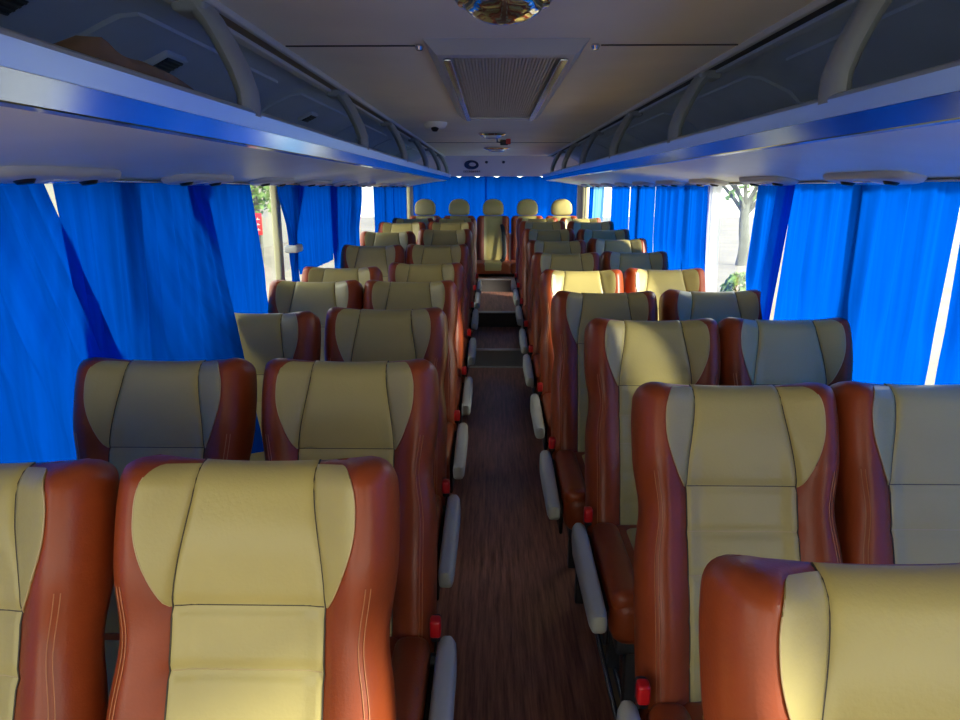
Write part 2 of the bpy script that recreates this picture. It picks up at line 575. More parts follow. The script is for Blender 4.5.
def patch(xl, xr, z0, z1, nx, nz, off=0.0022):
    """raised leather panel lying on the front face between two curves"""
    rows = []
    e = 0.008
    TT = [0.0] + [e + (1 - 2 * e) * j / (nx - 2) for j in range(nx - 1)] + [1.0]
    UU = [0.0, 0.004] + [0.004 + 0.992 * i / (nz - 2) for i in range(1, nz - 1)] + [1.0]
    for i in range(nz + 1):
        u = UU[i]
        z = z0 + (z1 - z0) * (1 - (1 - u) ** 1.3)
        row = []
        for j in range(nx + 1):
            t = TT[j]
            x = xl(z) * (1 - t) + xr(z) * t
            zz = min(z, ztop(x) - 0.0008)
            o = off
            if j in (0, nx) or i == 0 or i == nz:
                o = -0.0008
            row.append(surf(x, zz, o))
        rows.append(row)
    return MB().grid(rows)
def seam_line(f, z0, z1, n=26):
    return [surf(f(z0 + (z1 - z0) * i / n), min(z0 + (z1 - z0) * i / n, ztop(f(z0 + (z1 - z0) * i / n)) - 0.001), 0.0016) for i in range(n + 1)]

def make_backrest(parent, m1='brown', m2='cream'):
    b = back_body().build('backrest', m1, parent, ang=60)
    b.location = (0, 0.03, 0.42)
    b.rotation_euler = (-math.radians(19.6), 0, 0)
    patch(lambda z: -xc(z), lambda z: xc(z), 0.0, L, 22, 72).build('centre_panel', m2, b, ang=80)['label'] = 'cream leather centre panel'
    for s in (-1, 1):
        patch(lambda z: s * xc(z), lambda z: s * (xo(z)), L - 0.238, L - 0.015, 12, 40).build('wing_panel', m2, b, ang=80)['label'] = 'cream leather side wing'
    for s in (-1, 1):
        MB().tube(seam_line(lambda z: s * xc(z), 0.01, L - 0.006, 44), 0.0017, 5).build('seam', 'seam', b)
        MB().tube(seam_line(lambda z: s * (xo(z)), L - 0.236, L - 0.034, 26), 0.0013, 5).build('piping', 'pipe', b)
    for q in range(4):
        hx = xc(SEAMS[q]) - 0.003
        MB().tube([surf(-hx + 2 * hx * i / 24, SEAMS[q], 0.0026) for i in range(25)], 0.0014 if q == 0 else 0.0010, 5).build('cross_seam', 'seam' if q == 0 else 'pipe', b)
    for s in (-1, 1):
        for q in (0.030, 0.037):
            MB().tube(seam_line(lambda z: s * (hw(z) - q), 0.03, L - 0.20, 40), 0.0009, 4).build('stitching', 'stitch', b)
    # hard shell behind
    sh = MB()
    rows = []
    for i in range(13):
        z = 0.04 + 0.56 * i / 12
        rows.append([(-0.19 + 0.38 * j / 10, 0.052 + 0.014 * sqrt(max(0, 1 - ((j - 5) / 5.0) ** 4)), z) for j in range(11)])
    sh.grid(rows)
    sh.build('back_shell', 'black', b, ang=60)
    return b

def make_cushion(parent):
    mb = MB()
    mb.rbox((-0.222, -0.46, 0.345), (0.222, 0.02, 0.492), 0.045, 5)
    c = mb.build('seat_cushion', 'brown', parent, ang=60)
    MB().rbox((-0.125, -0.452, 0.40), (0.125, -0.03, 0.502), 0.035, 5).build('cushion_panel', 'cream', c, ang=60)['label'] = 'cream leather centre panel of the cushion'
    for s in (-1, 1):
        MB().rbox((min(s * 0.135, s * 0.222), -0.45, 0.44), (max(s * 0.135, s * 0.222), -0.02, 0.512), 0.03, 4).build('side_bolster', 'brown', c, ang=60)
    return c

def make_base(parent):
    MB().rbox((-0.20, -0.42, 0.30), (0.20, 0.02, 0.35), 0.01).build('seat_frame', 'steel', parent)
    for y in (-0.34, -0.08):
        MB().rbox((-0.16, y - 0.02, 0.0), (-0.12, y + 0.02, 0.305), 0.006).build('leg', 'steel', parent)
        MB().rbox((0.12, y - 0.02, 0.0), (0.16, y + 0.02, 0.305), 0.006).build('leg', 'steel', parent)

def make_armrest(parent, s):
    # side = +1 puts it on the +x side
    x = s * 0.262
    rings = []
    n = 14
    prof = [(-0.02, 0.015, 0.030), (-0.03, 0.023, 0.040), (-0.08, 0.026, 0.046), (-0.22, 0.026, 0.040), (-0.38, 0.025, 0.034), (-0.46, 0.024, 0.031), (-0.487, 0.021, 0.028), (-0.495, 0.013, 0.02)]
    for y, a, h in prof:
        top = 0.502 - 0.030 * (-y / 0.5)
        ring = []
        for k in range(n):
            t = 2 * pi * k / n
            cx, cz = cos(t), sin(t)
            px = a * (abs(cx) ** 0.55) * (1 if cx >= 0 else -1)
            pz = h * (abs(cz) ** 0.55) * (1 if cz >= 0 else -1)
            ring.append((x + px, y, top - h + pz))
        rings.append(ring)
    a = MB().loft(rings).build('armrest', 'arm', parent, ang=60)
    MB().lathe([(0.0, -0.012), (0.018, -0.012), (0.020, 0.0), (0.018, 0.010), (0.0, 0.010)], (s * 0.236, -0.05, 0.452), 'x', 16).build('pivot', 'steel', a)
    a2 = MB().rbox((min(s * 0.220, s * 0.234), -0.40, 0.315), (max(s * 0.220, s * 0.234), 0.0, 0.44), 0.008).build('side_cover', 'black', parent)
    MB().rbox((min(s * 0.234, s * 0.246), -0.36, 0.37), (max(s * 0.234, s * 0.246), -0.26, 0.395), 0.005).build('recline_lever', 'arm', parent)
    return a

def make_buckle(parent, s):
    b = MB().rbox((s * 0.236 - 0.012, -0.055, 0.505), (s * 0.236 + 0.012, -0.015, 0.560), 0.006).build('belt_buckle', 'black', parent)
    MB().rbox((s * 0.236 - 0.0135, -0.062, 0.520), (s * 0.236 + 0.0135, -0.030, 0.566), 0.007).build('release_button', 'red', b)['label'] = 'red release button'
    MB().tube([(s * 0.236, -0.02, 0.51), (s * 0.232, 0.01, 0.47), (s * 0.226, 0.02, 0.40)], 0.011, 6, 0.003).build('belt_strap', 'black', parent)

def make_seat(kind):
    t = bpy.data.objects.new('coach_seat', None)
    C.objects.link(t)
    make_backrest(t)
    make_cushion(t)
    make_base(t)
    if kind:
        make_armrest(t, kind)
        make_buckle(t, kind)
    return t

protos = {}
GRP = 'forward-facing coach seats in rows'
def place_seat(kind, x, ytop, z, label, rec=None):
    if kind not in protos:
        t = protos[kind] = make_seat(kind)
    else:
        t = copy_tree(protos[kind])
    t.location = (x, ytop - 0.285, z)
    tag(t, label, 'seat', GRP)
    if rec is not None:
        for ch in t.children:
            if ch.name.startswith('backrest'):
                ch.rotation_euler = (-math.radians(rec), 0, 0)
    return t

LEFT = [(1.11, 0.0), (1.80, 0.0), (2.61, 0.0), (3.40, 0.0), (4.22, 0.0), (5.12, 0.04), (5.95, 0.10), (6.80, 0.12), (7.68, 0.12)]
LWY = [(1.09, 0.0), (1.80, 0.0), (2.52, 0.0), (3.40, 0.0), (4.00, 0.0), (5.05, 0.04), (5.80, 0.09), (6.75, 0.12), (7.68, 0.12)]
RIGHT = [(0.79, 0.0, 0.435), (1.585, 0.0, 0.503), (2.40, 0.0, 0.497), (3.05, 0.0, 0.435), (3.88, 0.0, 0.44), (4.70, 0.02, 0.435), (5.40, 0.05, 0.435), (6.20, 0.09, 0.435), (6.98, 0.12, 0.435), (7.76, 0.12, 0.435)]
RWY = [None, (1.60, 0.0, 0.958), (2.42, 0.0, 0.952), (3.10, 0.0, 0.915), (3.95, 0.0, 0.905), (4.78, 0.02, 0.90), (5.45, 0.06, 0.90), (6.15, 0.09, 0.90), (6.95, 0.12, 0.90), (7.76, 0.12, 0.90)]
def rowtext(i, n):
    if i == 0:
        return 'nearest the camera'
    if i == n - 1:
        return 'last row before the rear bench'
    return ORD[i] + ' row from the camera'
for i, (y, z) in enumerate(LEFT):
    place_seat(1, (-0.432, -0.418, -0.445)[min(i, 2)], y, z, 'chestnut and cream leather seat left of the aisle, ' + rowtext(i, 9), None)
for i, (y, z) in enumerate(LWY):
    place_seat(0, -0.902, y, z, 'chestnut and cream leather seat by the left curtains, ' + rowtext(i, 9), None)
for i, (y, z, x) in enumerate(RIGHT):
    place_seat(-1, x, y, z, 'chestnut and cream leather seat right of the aisle, ' + rowtext(i, 10), None)
for i, r in enumerate(RWY):
    if r:
        place_seat(0, r[2], r[0], r[1], 'chestnut and cream leather seat by the right curtains, ' + rowtext(i, 10), None)
# low side platforms the last rows of seats stand on (below the aisle steps they are floor)
for s, nm in ((-1, 'left'), (1, 'right')):
    pass

# ------------------------------------------------------------------ rear bench
def rear_seat():
    t = bpy.data.objects.new('rear_bench_seat', None)
    C.objects.link(t)
    mb = MB()
    HB = 0.60
    W2 = 0.215
    rows_f, rows_b = [], []
    NX, NZ = 30, 40
    def ee(x, z):
        dx = max(0, min(1, (W2 - abs(x)) / 0.05))
        dz = max(0, min(1, (HB - z) / 0.05))
        return sqrt(max(0, 1 - (1 - dx) ** 2)) * sqrt(max(0, 1 - (1 - dz) ** 2))
    def fr(x, z):
        return (0.045 + 0.04 * sstep(abs(x), 0.09, 0.16)) * ee(x, z)
    for i in range(NZ + 1):
        u = i / NZ
        z = HB * (1 - (1 - u) ** 1.4)
        r = 0.06
        k = max(0, (z - (HB - r)) / r)
        h = W2 - r * (1 - sqrt(max(0, 1 - k * k)))
        a, b = [], []
        for j in range(NX + 1):
            x = h * (-cos(pi * j / NX) * 0.5 + 0.5 * (2 * j / NX - 1))
            a.append((x, -fr(x, z) if j not in (0, NX) else 0, z))
            b.append((x, 0.045 * ee(x, z) if j not in (0, NX) else 0, z))
        rows_f.append(a)
        rows_b.append(b[::-1])
    mb.grid(rows_f)
    mb.grid(rows_b)
    b = mb.build('backrest', 'brown', t, ang=60)
    b.location = (0, 0.02, 0.0)
    b.rotation_euler = (-math.radians(9), 0, 0)
    rows = []
    for i in range(31):
        u = i / 30
        z = 0.0 + (HB - 0.001) * (1 - (1 - u) ** 1.4)
        rows.append([(x, -fr(x, z) - 0.003 * (0 if abs(x) > 0.118 else 1), z) for x in [-0.12 + 0.24 * j / 14 for j in range(15)]])
    MB().grid(rows).build('centre_panel', 'cream', b, ang=70)['label'] = 'cream leather centre panel'
    # rounded headrest
    rows = []
    n = 28
    rings = []
    for f, dy in ((0.80, -0.052), (0.93, -0.046), (1.0, -0.03), (1.0, 0.01), (0.93, 0.028), (0.80, 0.035)):
        ring = []
        for k in range(n):
            a = 2 * pi * k / n
            x = cos(a) * 0.118
            z = sin(a)
            z = z * 0.105 if z < 0 else z * 0.125
            x = (abs(cos(a)) ** (0.45 if sin(a) < 0 else 0.85)) * 0.138 * (1 if cos(a) > 0 else -1)
            zz = (abs(sin(a)) ** (0.45 if sin(a) < 0 else 0.9)) * (0.125 if sin(a) > 0 else -0.085)
            ring.append((x * f, dy, HB + 0.088 + zz * f))
        rings.append(ring)
    MB().loft(rings).build('headrest', 'cream', b, ang=75)['label'] = 'rounded cream leather headrest'
    for s in (-1, 1):
        MB().tube([(s * 0.05, 0, HB - 0.02), (s * 0.05, 0, HB + 0.03)], 0.006, 8).build('headrest_post', 'alu', b)
    c = MB().rbox((-0.225, -0.46, 0.0), (0.225, 0.0, 0.14), 0.03, 4).build('seat_cushion', 'brown', t, ang=60)
    c.location = (0, -0.02, -0.11)
    MB().rbox((-0.12, -0.463, 0.03), (0.12, -0.03, 0.145), 0.028, 4).build('cushion_panel', 'cream', c, ang=60)['label'] = 'cream leather centre panel of the cushion'
    return t
rp_ = None
names5 = ['at the left curtains', 'second from the left', 'facing down the aisle, in the middle', 'second from the right', 'at the right curtains']
for i in range(5):
    rp_ = rear_seat() if rp_ is None else None or rp_
    t = rp_ if i == 0 else copy_tree(rp_)
    t.location = (-0.040 + 0.447 * (i - 2), 9.28, 0.615)
    tag(t, 'rear bench seat with rounded headrest, ' + names5[i], 'seat', 'seats of the rear bench')
bp_ = thing('bench_plinth', 'dark carpeted plinth carrying the five rear seats', 'plinth', (0, 8.86, 0.47))
MB().box((-1.15, 0, 0), (1.15, 0.5, 0.004)).build('plinth_top', 'stepdark', bp_, smooth=False)
# dark belt hanging over the middle rear seat
mid = [o for o in C.objects if o.get('label', '').endswith('in the middle')][0]
MB().tube([(0.115, 0.035, 0.485), (0.135, -0.04, 0.385), (0.145, -0.08, 0.245), (0.15, -0.11, 0.125), (0.13, -0.18, 0.045), (0.10, -0.30, 0.045)], 0.026, 8, 0.004, up=(0, -1, 0.2)).build('belt_strap', 'black', mid)['label'] = 'black seat belt lying across the seat'

# ------------------------------------------------------------------ curtains
def curtain(name, s, yt, yb, label, m='bluecloth', zt=1.588, zb=0.70, x=1.150, amp=0.020, pitch=0.10, seed=0, tie=None, tiew=0.10, tiey=None, edge=None, dxb=0.0, dxu=0.0, group='blue window curtains'):
    rnd = random.Random(seed)
    ph = [rnd.uniform(0, 6.28) for _ in range(5)]
    wd = abs(yt[1] - yt[0])
    nf = max(2, wd / pitch)
    ny = max(24, int(nf * 12))
    nz = 36
    rows = []
    for i in range(nz + 1):
        v = i / nz
        z = zt + (zb - zt) * v
        a = yt[0] + (yb[0] - yt[0]) * v
        b = yt[1] + (yb[1] - yt[1]) * v
        if edge:
            a += edge(v, 0)
            b += edge(v, 1)
        if tie:
            d = abs(z - tie)
            up = z > tie
            k = sstep(d, 0.0, (zt - tie) if up else 0.35)
            wt = tiew / max(0.05, abs(b - a))
            c0 = tiey if tiey is not None else (a + b) / 2
            cc = (a + b) / 2
            f = wt + (1 - wt) * (k if up else k * 0.45)
            cc = c0 + (cc - c0) * (k if up else k * 0.3)
            ha = (b - a) / 2 * f
            a, b = cc - ha, cc + ha
        row = []
        for j in range(ny + 1):
            u = j / ny
            th = 2 * pi * nf * u
            wob = sin(th + 1.1 * sin(2 * pi * u * 1.7 + ph[0]) + 0.5 * v * sin(ph[1] + 5 * u))
            w2 = 0.45 * sin(2.3 * th + ph[2] + 0.8 * v)
            w3 = 0.8 * sin(0.37 * th + ph[3] + 0.6 * v)
            A = amp * (0.75 + 0.45 * v) * (1 - 0.7 * sstep(v, 0.42, 0.58))
            off = A * (wob + w2 * (1 - v * 0.6) + w3)
            px = s * (x + dxb * v + dxu * v * u * u) - s * off * 0.75
            px = max(-1.179, min(1.179, px))
            row.append((px, a + (b - a) * u, z + (0.003 * sin(th) if i == 0 else 0)))
        rows.append(row)
    o = MB().grid(rows).build(name, m, smooth=True, fix=False, ang=180)
    tag(o, label, 'curtain', group)
    return o
# left side, from the camera backwards
curtain('curtain', -1, (0.50, 1.73), (0.50, 2.18), 'wide blue curtain at the left edge of the picture, nearest the camera', seed=1, x=1.145, group='blue window curtains')
curtain('curtain', -1, (1.78, 2.75), (1.86, 2.20), 'broad blue curtain behind the second left window seat', seed=2, pitch=0.12, amp=0.014, dxb=-0.0, dxu=-0.34)
curtain('curtain', -1, (2.50, 3.16), (2.78, 3.38), 'blue curtain edge left of the window with the red sign', seed=3, pitch=0.16, x=1.125, amp=0.016)
curtain('curtain', -1, (3.46, 4.02), (3.64, 3.84), 'narrow blue curtain gathered by a white tie, left side', seed=4, pitch=0.07, tie=1.25, tiew=0.10, tiey=3.72, x=1.10, amp=0.014)
curtain('curtain', -1, (3.80, 4.98), (3.98, 4.85), 'dark blue bunched curtain just behind the white tie', seed=5, pitch=0.11, x=1.145, zb=1.08, amp=0.016)
curtain('curtain', -1, (4.70, 5.82), (4.75, 5.82), 'bright blue curtain left of the slim white window gap', seed=6, pitch=0.15, x=1.115, edge=lambda v, e: (-0.22 * exp(-((v - 0.42) / 0.2) ** 2) if e else 0))
curtain('curtain', -1, (6.60, 8.05), (6.6, 8.0), 'lighter blue curtain beyond the slim white gap, left side', seed=7, pitch=0.3, amp=0.008)
curtain('curtain', -1, (7.95, 9.20), (7.95, 9.20), 'last blue curtain of the left windows beside the rear pillar', seed=8, pitch=0.22)
# right side
curtain('curtain', 1, (0.10, 1.83), (0.10, 1.84), 'blue curtain at the right edge of the picture', seed=11, x=1.14, amp=0.014)
curtain('curtain', 1, (1.85, 2.90), (1.91, 3.00), 'widest blue curtain of the right windows, behind the second row seat', seed=12, pitch=0.15, amp=0.013)
curtain('curtain', 1, (2.76, 3.10), (2.95, 3.20), 'narrow blue curtain right of the window with the tree', seed=13, pitch=0.10, x=1.10, amp=0.018)
curtain('curtain', 1, (3.70, 3.96), (3.62, 3.86), 'thin white sheer curtain at the right window with the tree', 'whitecloth', seed=14, pitch=0.09, x=1.12, group='white sheer curtains')
curtain('curtain', 1, (3.88, 5.27), (3.84, 5.27), 'blue pleated curtain with pale lit folds beside the white sheer', seed=15, pitch=0.17, amp=0.026)
curtain('curtain', 1, (5.30, 6.28), (5.30, 6.28), 'flat blue curtain between two bright slits, right side', seed=16, pitch=0.3, amp=0.008)
curtain('curtain', 1, (6.30, 7.28), (6.30, 7.28), 'blue curtain next to the far white framed right window', seed=17, pitch=0.25, amp=0.01)
curtain('curtain', 1, (7.75, 8.45), (7.95, 8.5), 'pale blue thin curtain inside the far right window', 'palecloth', seed=18, pitch=0.12, group='pale curtains of the far right window')
curtain('curtain', 1, (8.50, 8.80), (8.62, 8.85), 'dark blue strip of curtain in the far right window', seed=19, pitch=0.12)
# white tie
tag(MB().rbox((-1.138, 3.66, 1.230), (-1.065, 3.78, 1.270), 0.012).build('curtain_tie', 'white'), 'white tie band around the gathered left curtain', 'curtain tie')

def rear_curtain(x0, x1, label, seed, y=9.74):
    rnd = random.Random(seed)
    p = rnd.uniform(0, 6)
    rows = []
    n = 110
    for i in range(13):
        v = i / 12
        z = 1.7145 + (0.96 - 1.7145) * v
        rows.append([(x0 + (x1 - x0) * j / n, y + 0.012 * (sin(26 * (x0 + (x1 - x0) * j / n) + p + 0.7 * sin(9 * j / n)) + 0.5 * sin(61 * (x0 + (x1 - x0) * j / n) + p)), z - (0.016 * (0.5 - 0.5 * cos(2 * pi * j / n * 4)) ** 10 if i == 0 else 0)) for j in range(n + 1)])
    tag(MB().grid(rows).build('curtain', 'bluecloth', fix=False, ang=180), label, 'curtain', 'curtains across the rear window')
rear_curtain(-1.13, -0.13, 'left half of the bright blue curtain across the rear window', 31)
rear_curtain(-0.15, 1.09, 'right half of the bright blue curtain across the rear window', 33, 9.715)

# curtain rails
for s, nm in ((-1, 'left'), (1, 'right')):
    tag(MB().rbox((min(s * 1.085, s * 1.16), YF + 0.1, 1.575), (max(s * 1.085, s * 1.16), 9.3, 1.582), 0.002).build('curtain_rail', 'alu'), 'slim metal curtain rail under the %s luggage rack' % nm, 'curtain rail', 'curtain rails')

# ------------------------------------------------------------------ service panels under the racks
def service_panel():
    t = bpy.data.objects.new('service_panel', None)
    C.objects.link(t)
    rings = []
    n = 24
    for f, dz in ((1.0, 0.006), (1.0, -0.004), (0.93, -0.014), (0.80, -0.018)):
        ring = []
        for k in range(n):
            a = 2 * pi * k / n
            cx, cy = cos(a), sin(a)
            ring.append((0.055 * f * (abs(cx) ** 0.5) * (1 if cx > 0 else -1), 0.23 * (1 - (1 - f) * 0.5) * (abs(cy) ** 0.6) * (1 if cy > 0 else -1), dz))
        rings.append(ring)
    MB().loft(rings).build('panel_body', 'white', t, ang=50)
    for y in (-0.12, 0.12):
        MB().lathe([(0.0, -0.026), (0.016, -0.026), (0.022, -0.018), (0.022, -0.012), (0.0, -0.012)], (0, y, 0), 'z', 18).build('air_nozzle', 'black', t)
    MB().rbox((-0.02, -0.05, -0.022), (0.02, 0.05, -0.016), 0.003).build('reading_lamp', 'lens', t)
    return t
sp0 = service_panel()
k = 0
for s, nm, ys in ((-1, 'left', [1.62, 2.42, 3.22, 4.02, 4.82, 5.62, 6.42, 7.22, 8.02]), (1, 'right', [1.35, 2.10, 2.88, 3.66, 4.44, 5.22, 6.0, 6.78, 7.56, 8.34])):
    for i, y in enumerate(ys):
        t = sp0 if k == 0 else copy_tree(sp0)
        k += 1
        t.location = (s * 1.035, y, 1.594)
        t.rotation_euler = (0, s * math.radians(9.0), 0)
        tag(t, 'lens-shaped light and air panel under the %s rack, %s from the camera' % (nm, ORD[i]), 'service panel', 'light and air panels under the racks')

# vents on the coves above the racks
def cove_vent():
    t = bpy.data.objects.new('cove_vent', None)
    C.objects.link(t)
    MB().rbox((-0.05, -0.075, -0.022), (0.05, 0.075, 0.006), 0.006).build('housing', 'cove', t)
    MB().box((-0.034, -0.058, -0.0245), (0.034, 0.058, -0.0215)).build('opening', 'black', t, smooth=False)
    for j in range(4):
        MB().box((-0.030 + 0.018 * j, -0.056, -0.027), (-0.024 + 0.018 * j, 0.056, -0.0235)).build('slat', 'steel', t, smooth=False)
    return t
cv = cove_vent()
k = 0
for s, nm, ys in ((-1, 'left', [1.42, 2.12, 3.70, 5.2]),):
    for i, y in enumerate(ys):
        t = cv if k == 0 else copy_tree(cv)
        k += 1
        t.location = (s * 0.985, y, 1.918)
        t.scale = (0.8, 0.85, 0.9)
        t.rotation_euler = (0, s * math.radians(26), 0)
        tag(t, 'small dark slotted vent above the %s rack, %s from the camera' % (nm, ORD[i]), 'vent', 'slotted vents above the racks')

# ------------------------------------------------------------------ ceiling fittings
# return air grille
g = thing('ceiling_grille', 'large rectangular ceiling air grille with fine ribbed mesh', 'air grille', (0.0, 0, 1.96))
gx0, gx1, gy0, gy1 = -0.245, 0.218, 2.08, 4.12
iw = 0.075
def bar(a, b, c, d, zt, zb, name, m='ceil'):
    pass
fr_ = MB()
# sloping frame: outer edge on the ceiling, inner edge 35 mm lower
def quadring(o, zo, i, zi):
    (ox0, oy0, ox1, oy1), (ix0, iy0, ix1, iy1) = o, i
    return [(ox0, oy0, zo), (ox1, oy0, zo), (ox1, oy1, zo), (ox0, oy1, zo)], [(ix0, iy0, zi), (ix1, iy0, zi), (ix1, iy1, zi), (ix0, iy1, zi)]
r0, r1 = quadring((gx0, gy0, gx1, gy1), 0.0, (gx0 + 0.035, gy0 + 0.045, gx1 - 0.035, gy1 - 0.06), -0.035)
_, r2 = quadring((0, 0, 0, 0), 0, (gx0 + 0.055, gy0 + 0.09, gx1 - 0.055, gy1 - 0.10), -0.035)
_, r3 = quadring((0, 0, 0, 0), 0, (gx0 + 0.055, gy0 + 0.09, gx1 - 0.055, gy1 - 0.10), -0.012)
fr_.grid([r0, r1, r2, r3], closed=True)
fr_.build('frame', 'white', g, smooth=False)
MB().box((gx0 + 0.05, gy0 + 0.08, -0.014), (gx1 - 0.05, gy1 - 0.09, -0.010)).build('backing', 'seamdark', g, smooth=False)
mm = MB()
nx = 34
for i in range(nx):
    x = gx0 + 0.062 + (gx1 - gx0 - 0.124) * i / (nx - 1)
    mm.box((x - 0.0028, gy0 + 0.09, -0.026), (x + 0.0028, gy1 - 0.10, -0.014))
for i in range(60):
    y = gy0 + 0.10 + (gy1 - gy0 - 0.22) * i / 59
    mm.box((gx0 + 0.055, y - 0.003, -0.024), (gx1 - 0.055, y + 0.003, -0.018))
mm.build('ribbed_mesh', mat('mesh_grey', lin(196, 192, 184), 0.4, 0.4), g, smooth=False)
for s in (-1, 1):
    xm = (gx0 + gx1) / 2
    xa = xm + s * 0.170
    MB().rbox((xa - 0.012, gy0 + 0.10, -0.043), (xa + 0.012, gy1 - 0.08, -0.034), 0.003).build('side_rail', 'alu', g)
for x in (-0.262, 0.242):
    tag(MB().lathe([(0, 0), (0.010, 0), (0.013, -0.006), (0.009, -0.016), (0, -0.018)], (x, 2.16, 1.96), 'z', 14).build('grille_screw', 'chrome'), 'small bright knob at the %s front corner of the grille' % ('left' if x < 0 else 'right'), 'knob', 'knobs beside the ceiling grille')

# chrome dome lamp near the camera
d = thing('dome_light', 'round chrome rimmed dome light at the top of the picture', 'ceiling light', (-0.028, 1.62, 1.96))
MB().lathe([(0, 0), (0.105, 0), (0.108, -0.010), (0.098, -0.022), (0.088, -0.024), (0.084, -0.016), (0, -0.016)], (0, 0, 0), 'z', 40).build('rim', 'chrome', d)
dm = MB()
rings = []
for i in range(10):
    a = i / 9 * pi / 2
    r = 0.083 * cos(a) + 0.0004
    rings.append([(r * cos(2 * pi * k / 40) * (1 + 0.03 * cos(8 * 2 * pi * k / 40)), r * sin(2 * pi * k / 40) * (1 + 0.03 * cos(8 * 2 * pi * k / 40)), -0.018 - 0.042 * sin(a)) for k in range(40)])
dm.loft(rings).build('faceted_lens', mat('mirrored_lens', lin(215, 205, 180), 0.10, 0.95), d)

for (x, y, r, lab) in ((-0.055, 5.45, 0.10, 'shiny oval ceiling light just beyond the grille'), (-0.01, 7.35, 0.13, 'shiny oval ceiling light nearest the rear window')):
    t = thing('ceiling_light', lab, 'ceiling light', (x, y, 1.96), 'small oval ceiling lights')
    MB().lathe([(0, 0), (r, 0), (r * 1.02, -0.012), (r * 0.85, -0.024), (0, -0.024)], (0, 0, 0), 'z', 32).build('rim', 'chrome', t)
    MB().lathe([(0, -0.022), (r * 0.7, -0.022), (r * 0.6, -0.038), (r * 0.3, -0.046), (0, -0.047)], (0, 0, 0), 'z', 28).build('lens', 'lens', t)

t = thing('security_camera', 'small white dome camera with black eye on the ceiling', 'camera', (-0.41, 4.60, 1.96))
MB().lathe([(0, 0), (0.074, 0), (0.074, -0.014), (0.060, -0.034), (0.034, -0.044), (0, -0.046)], (0, 0, 0), 'z', 26).build('housing', 'signwhite', t)
MB().lathe([(0, 0), (0.024, 0), (0.024, -0.012), (0.014, -0.026), (0, -0.028)], (0.0, -0.038, -0.032), 'z', 20).build('eye', 'black', t)['label'] = 'black camera eye'
t = thing('reading_sensor', 'little black and red device hanging from the ceiling near the rear', 'sensor', (0.045, 5.95, 1.96))
MB().rbox((-0.035, -0.02, -0.062), (0.03, 0.02, -0.018), 0.008).build('body', 'black', t)
MB().tube([(-0.06, 0, 0), (-0.06, 0, -0.035), (-0.03, 0, -0.04)], 0.005, 8).build('bracket', 'black', t)
MB().rbox((0.012, -0.025, -0.055), (0.05, 0.015, -0.012), 0.006).build('red_cap', 'red', t)['label'] = 'dark red cap'

# emblem and caption on the rear header
hn = Vector((0, -0.247, -0.36)).normalized()
def header_pt(x, v):
    return Vector((x, 9.30 + 0.36 * v, 1.962 - 0.247 * v))
hd_dir = Vector((0, 0.36, -0.247)).normalized()
def on_header(name, label, cat, x, v, group=None):
    t = thing(name, label, cat, header_pt(x, v), group)
    t.rotation_euler = Matrix((Vector((1, 0, 0)), hd_dir * -1, Vector((1, 0, 0)).cross(hd_dir * -1))).transposed().to_euler()
    return t
t = on_header('emblem', 'dark blue ring emblem with a line of small lettering, above the rear curtain', 'emblem', -0.32, 0.42)
t.scale = (1.35, 1.35, 1.0)
rg = MB()
rings = []
N = 36
for a in range(N):
    th = 2 * pi * a / N
    wr = 0.012 + 0.012 * (0.5 - 0.5 * cos(th - 0.6))
    rings.append([(cos(th) * (0.052 + wr * cx), sin(th) * (0.052 + wr * cx), 0.004 + 0.003 * cz) for cx, cz in ((1, -1), (1, 1), (-1, 1), (-1, -1))])
rings.append(rings[0])
rg.grid(rings, closed=True)
rg.build('ring', 'emblem', t, smooth=False)
cp = MB()
xx = -0.085
rr = random.Random(3)
while xx < 0.08:
    wch = rr.uniform(0.010, 0.018)
    cp.box((xx, -0.122, 0.001), (xx + 0.004, -0.098, 0.005))
    cp.box((xx, -0.102, 0.001), (xx + wch, -0.098, 0.005))
    if rr.random() > 0.4:
        cp.box((xx, -0.122, 0.001), (xx + wch, -0.118, 0.005))
    if rr.random() > 0.4:
        cp.box((xx + wch - 0.004, -0.122, 0.001), (xx + wch, -0.098, 0.005))
    xx += wch + 0.006
cp.build('lettering', 'emblem', t, smooth=False)
for x, lab in ((-0.13, 'left'), (0.09, 'right')):
    t = on_header('header_knob', 'small dark knob on the rear header, %s one of two' % lab, 'knob', x, 0.30, 'knobs on the rear header')
    MB().lathe([(0, 0), (0.020, 0), (0.018, 0.012), (0, 0.014)], (0, 0, 0), 'z', 16).build('cap', 'black', t)

# ------------------------------------------------------------------ things on the left rack, seat rails, odds and ends
bg_ = MB()
rings = []
rr = random.Random(8)
n = 16
for i in range(70):
    u = i / 69
    y = 0.60 + 1.15 * u
    hgt = 0.012 + 0.034 * (abs(sin(pi * u)) ** 0.5) * (0.7 + 0.3 * sin(11 * u + 1)) + 0.014 * exp(-((u - 0.43) / 0.035) ** 2)
    wd = 0.03 + 0.05 * abs(sin(pi * u)) ** 0.5
    ring = []
    for k in range(n):
        a = 2 * pi * k / n
        ring.append((-0.685 + wd * cos(a) * (1 + 0.12 * sin(5 * a + 7 * u)), y, 1.688 + hgt * (1 + sin(a)) * (1 + 0.15 * sin(3 * a + 13 * u))))
    rings.append(ring)
bg_.loft(rings)
tag(bg_.build('cloth_bundle', 'bag', ang=70), 'crumpled brown cloth bundle lying on the left luggage rack', 'cloth bundle')

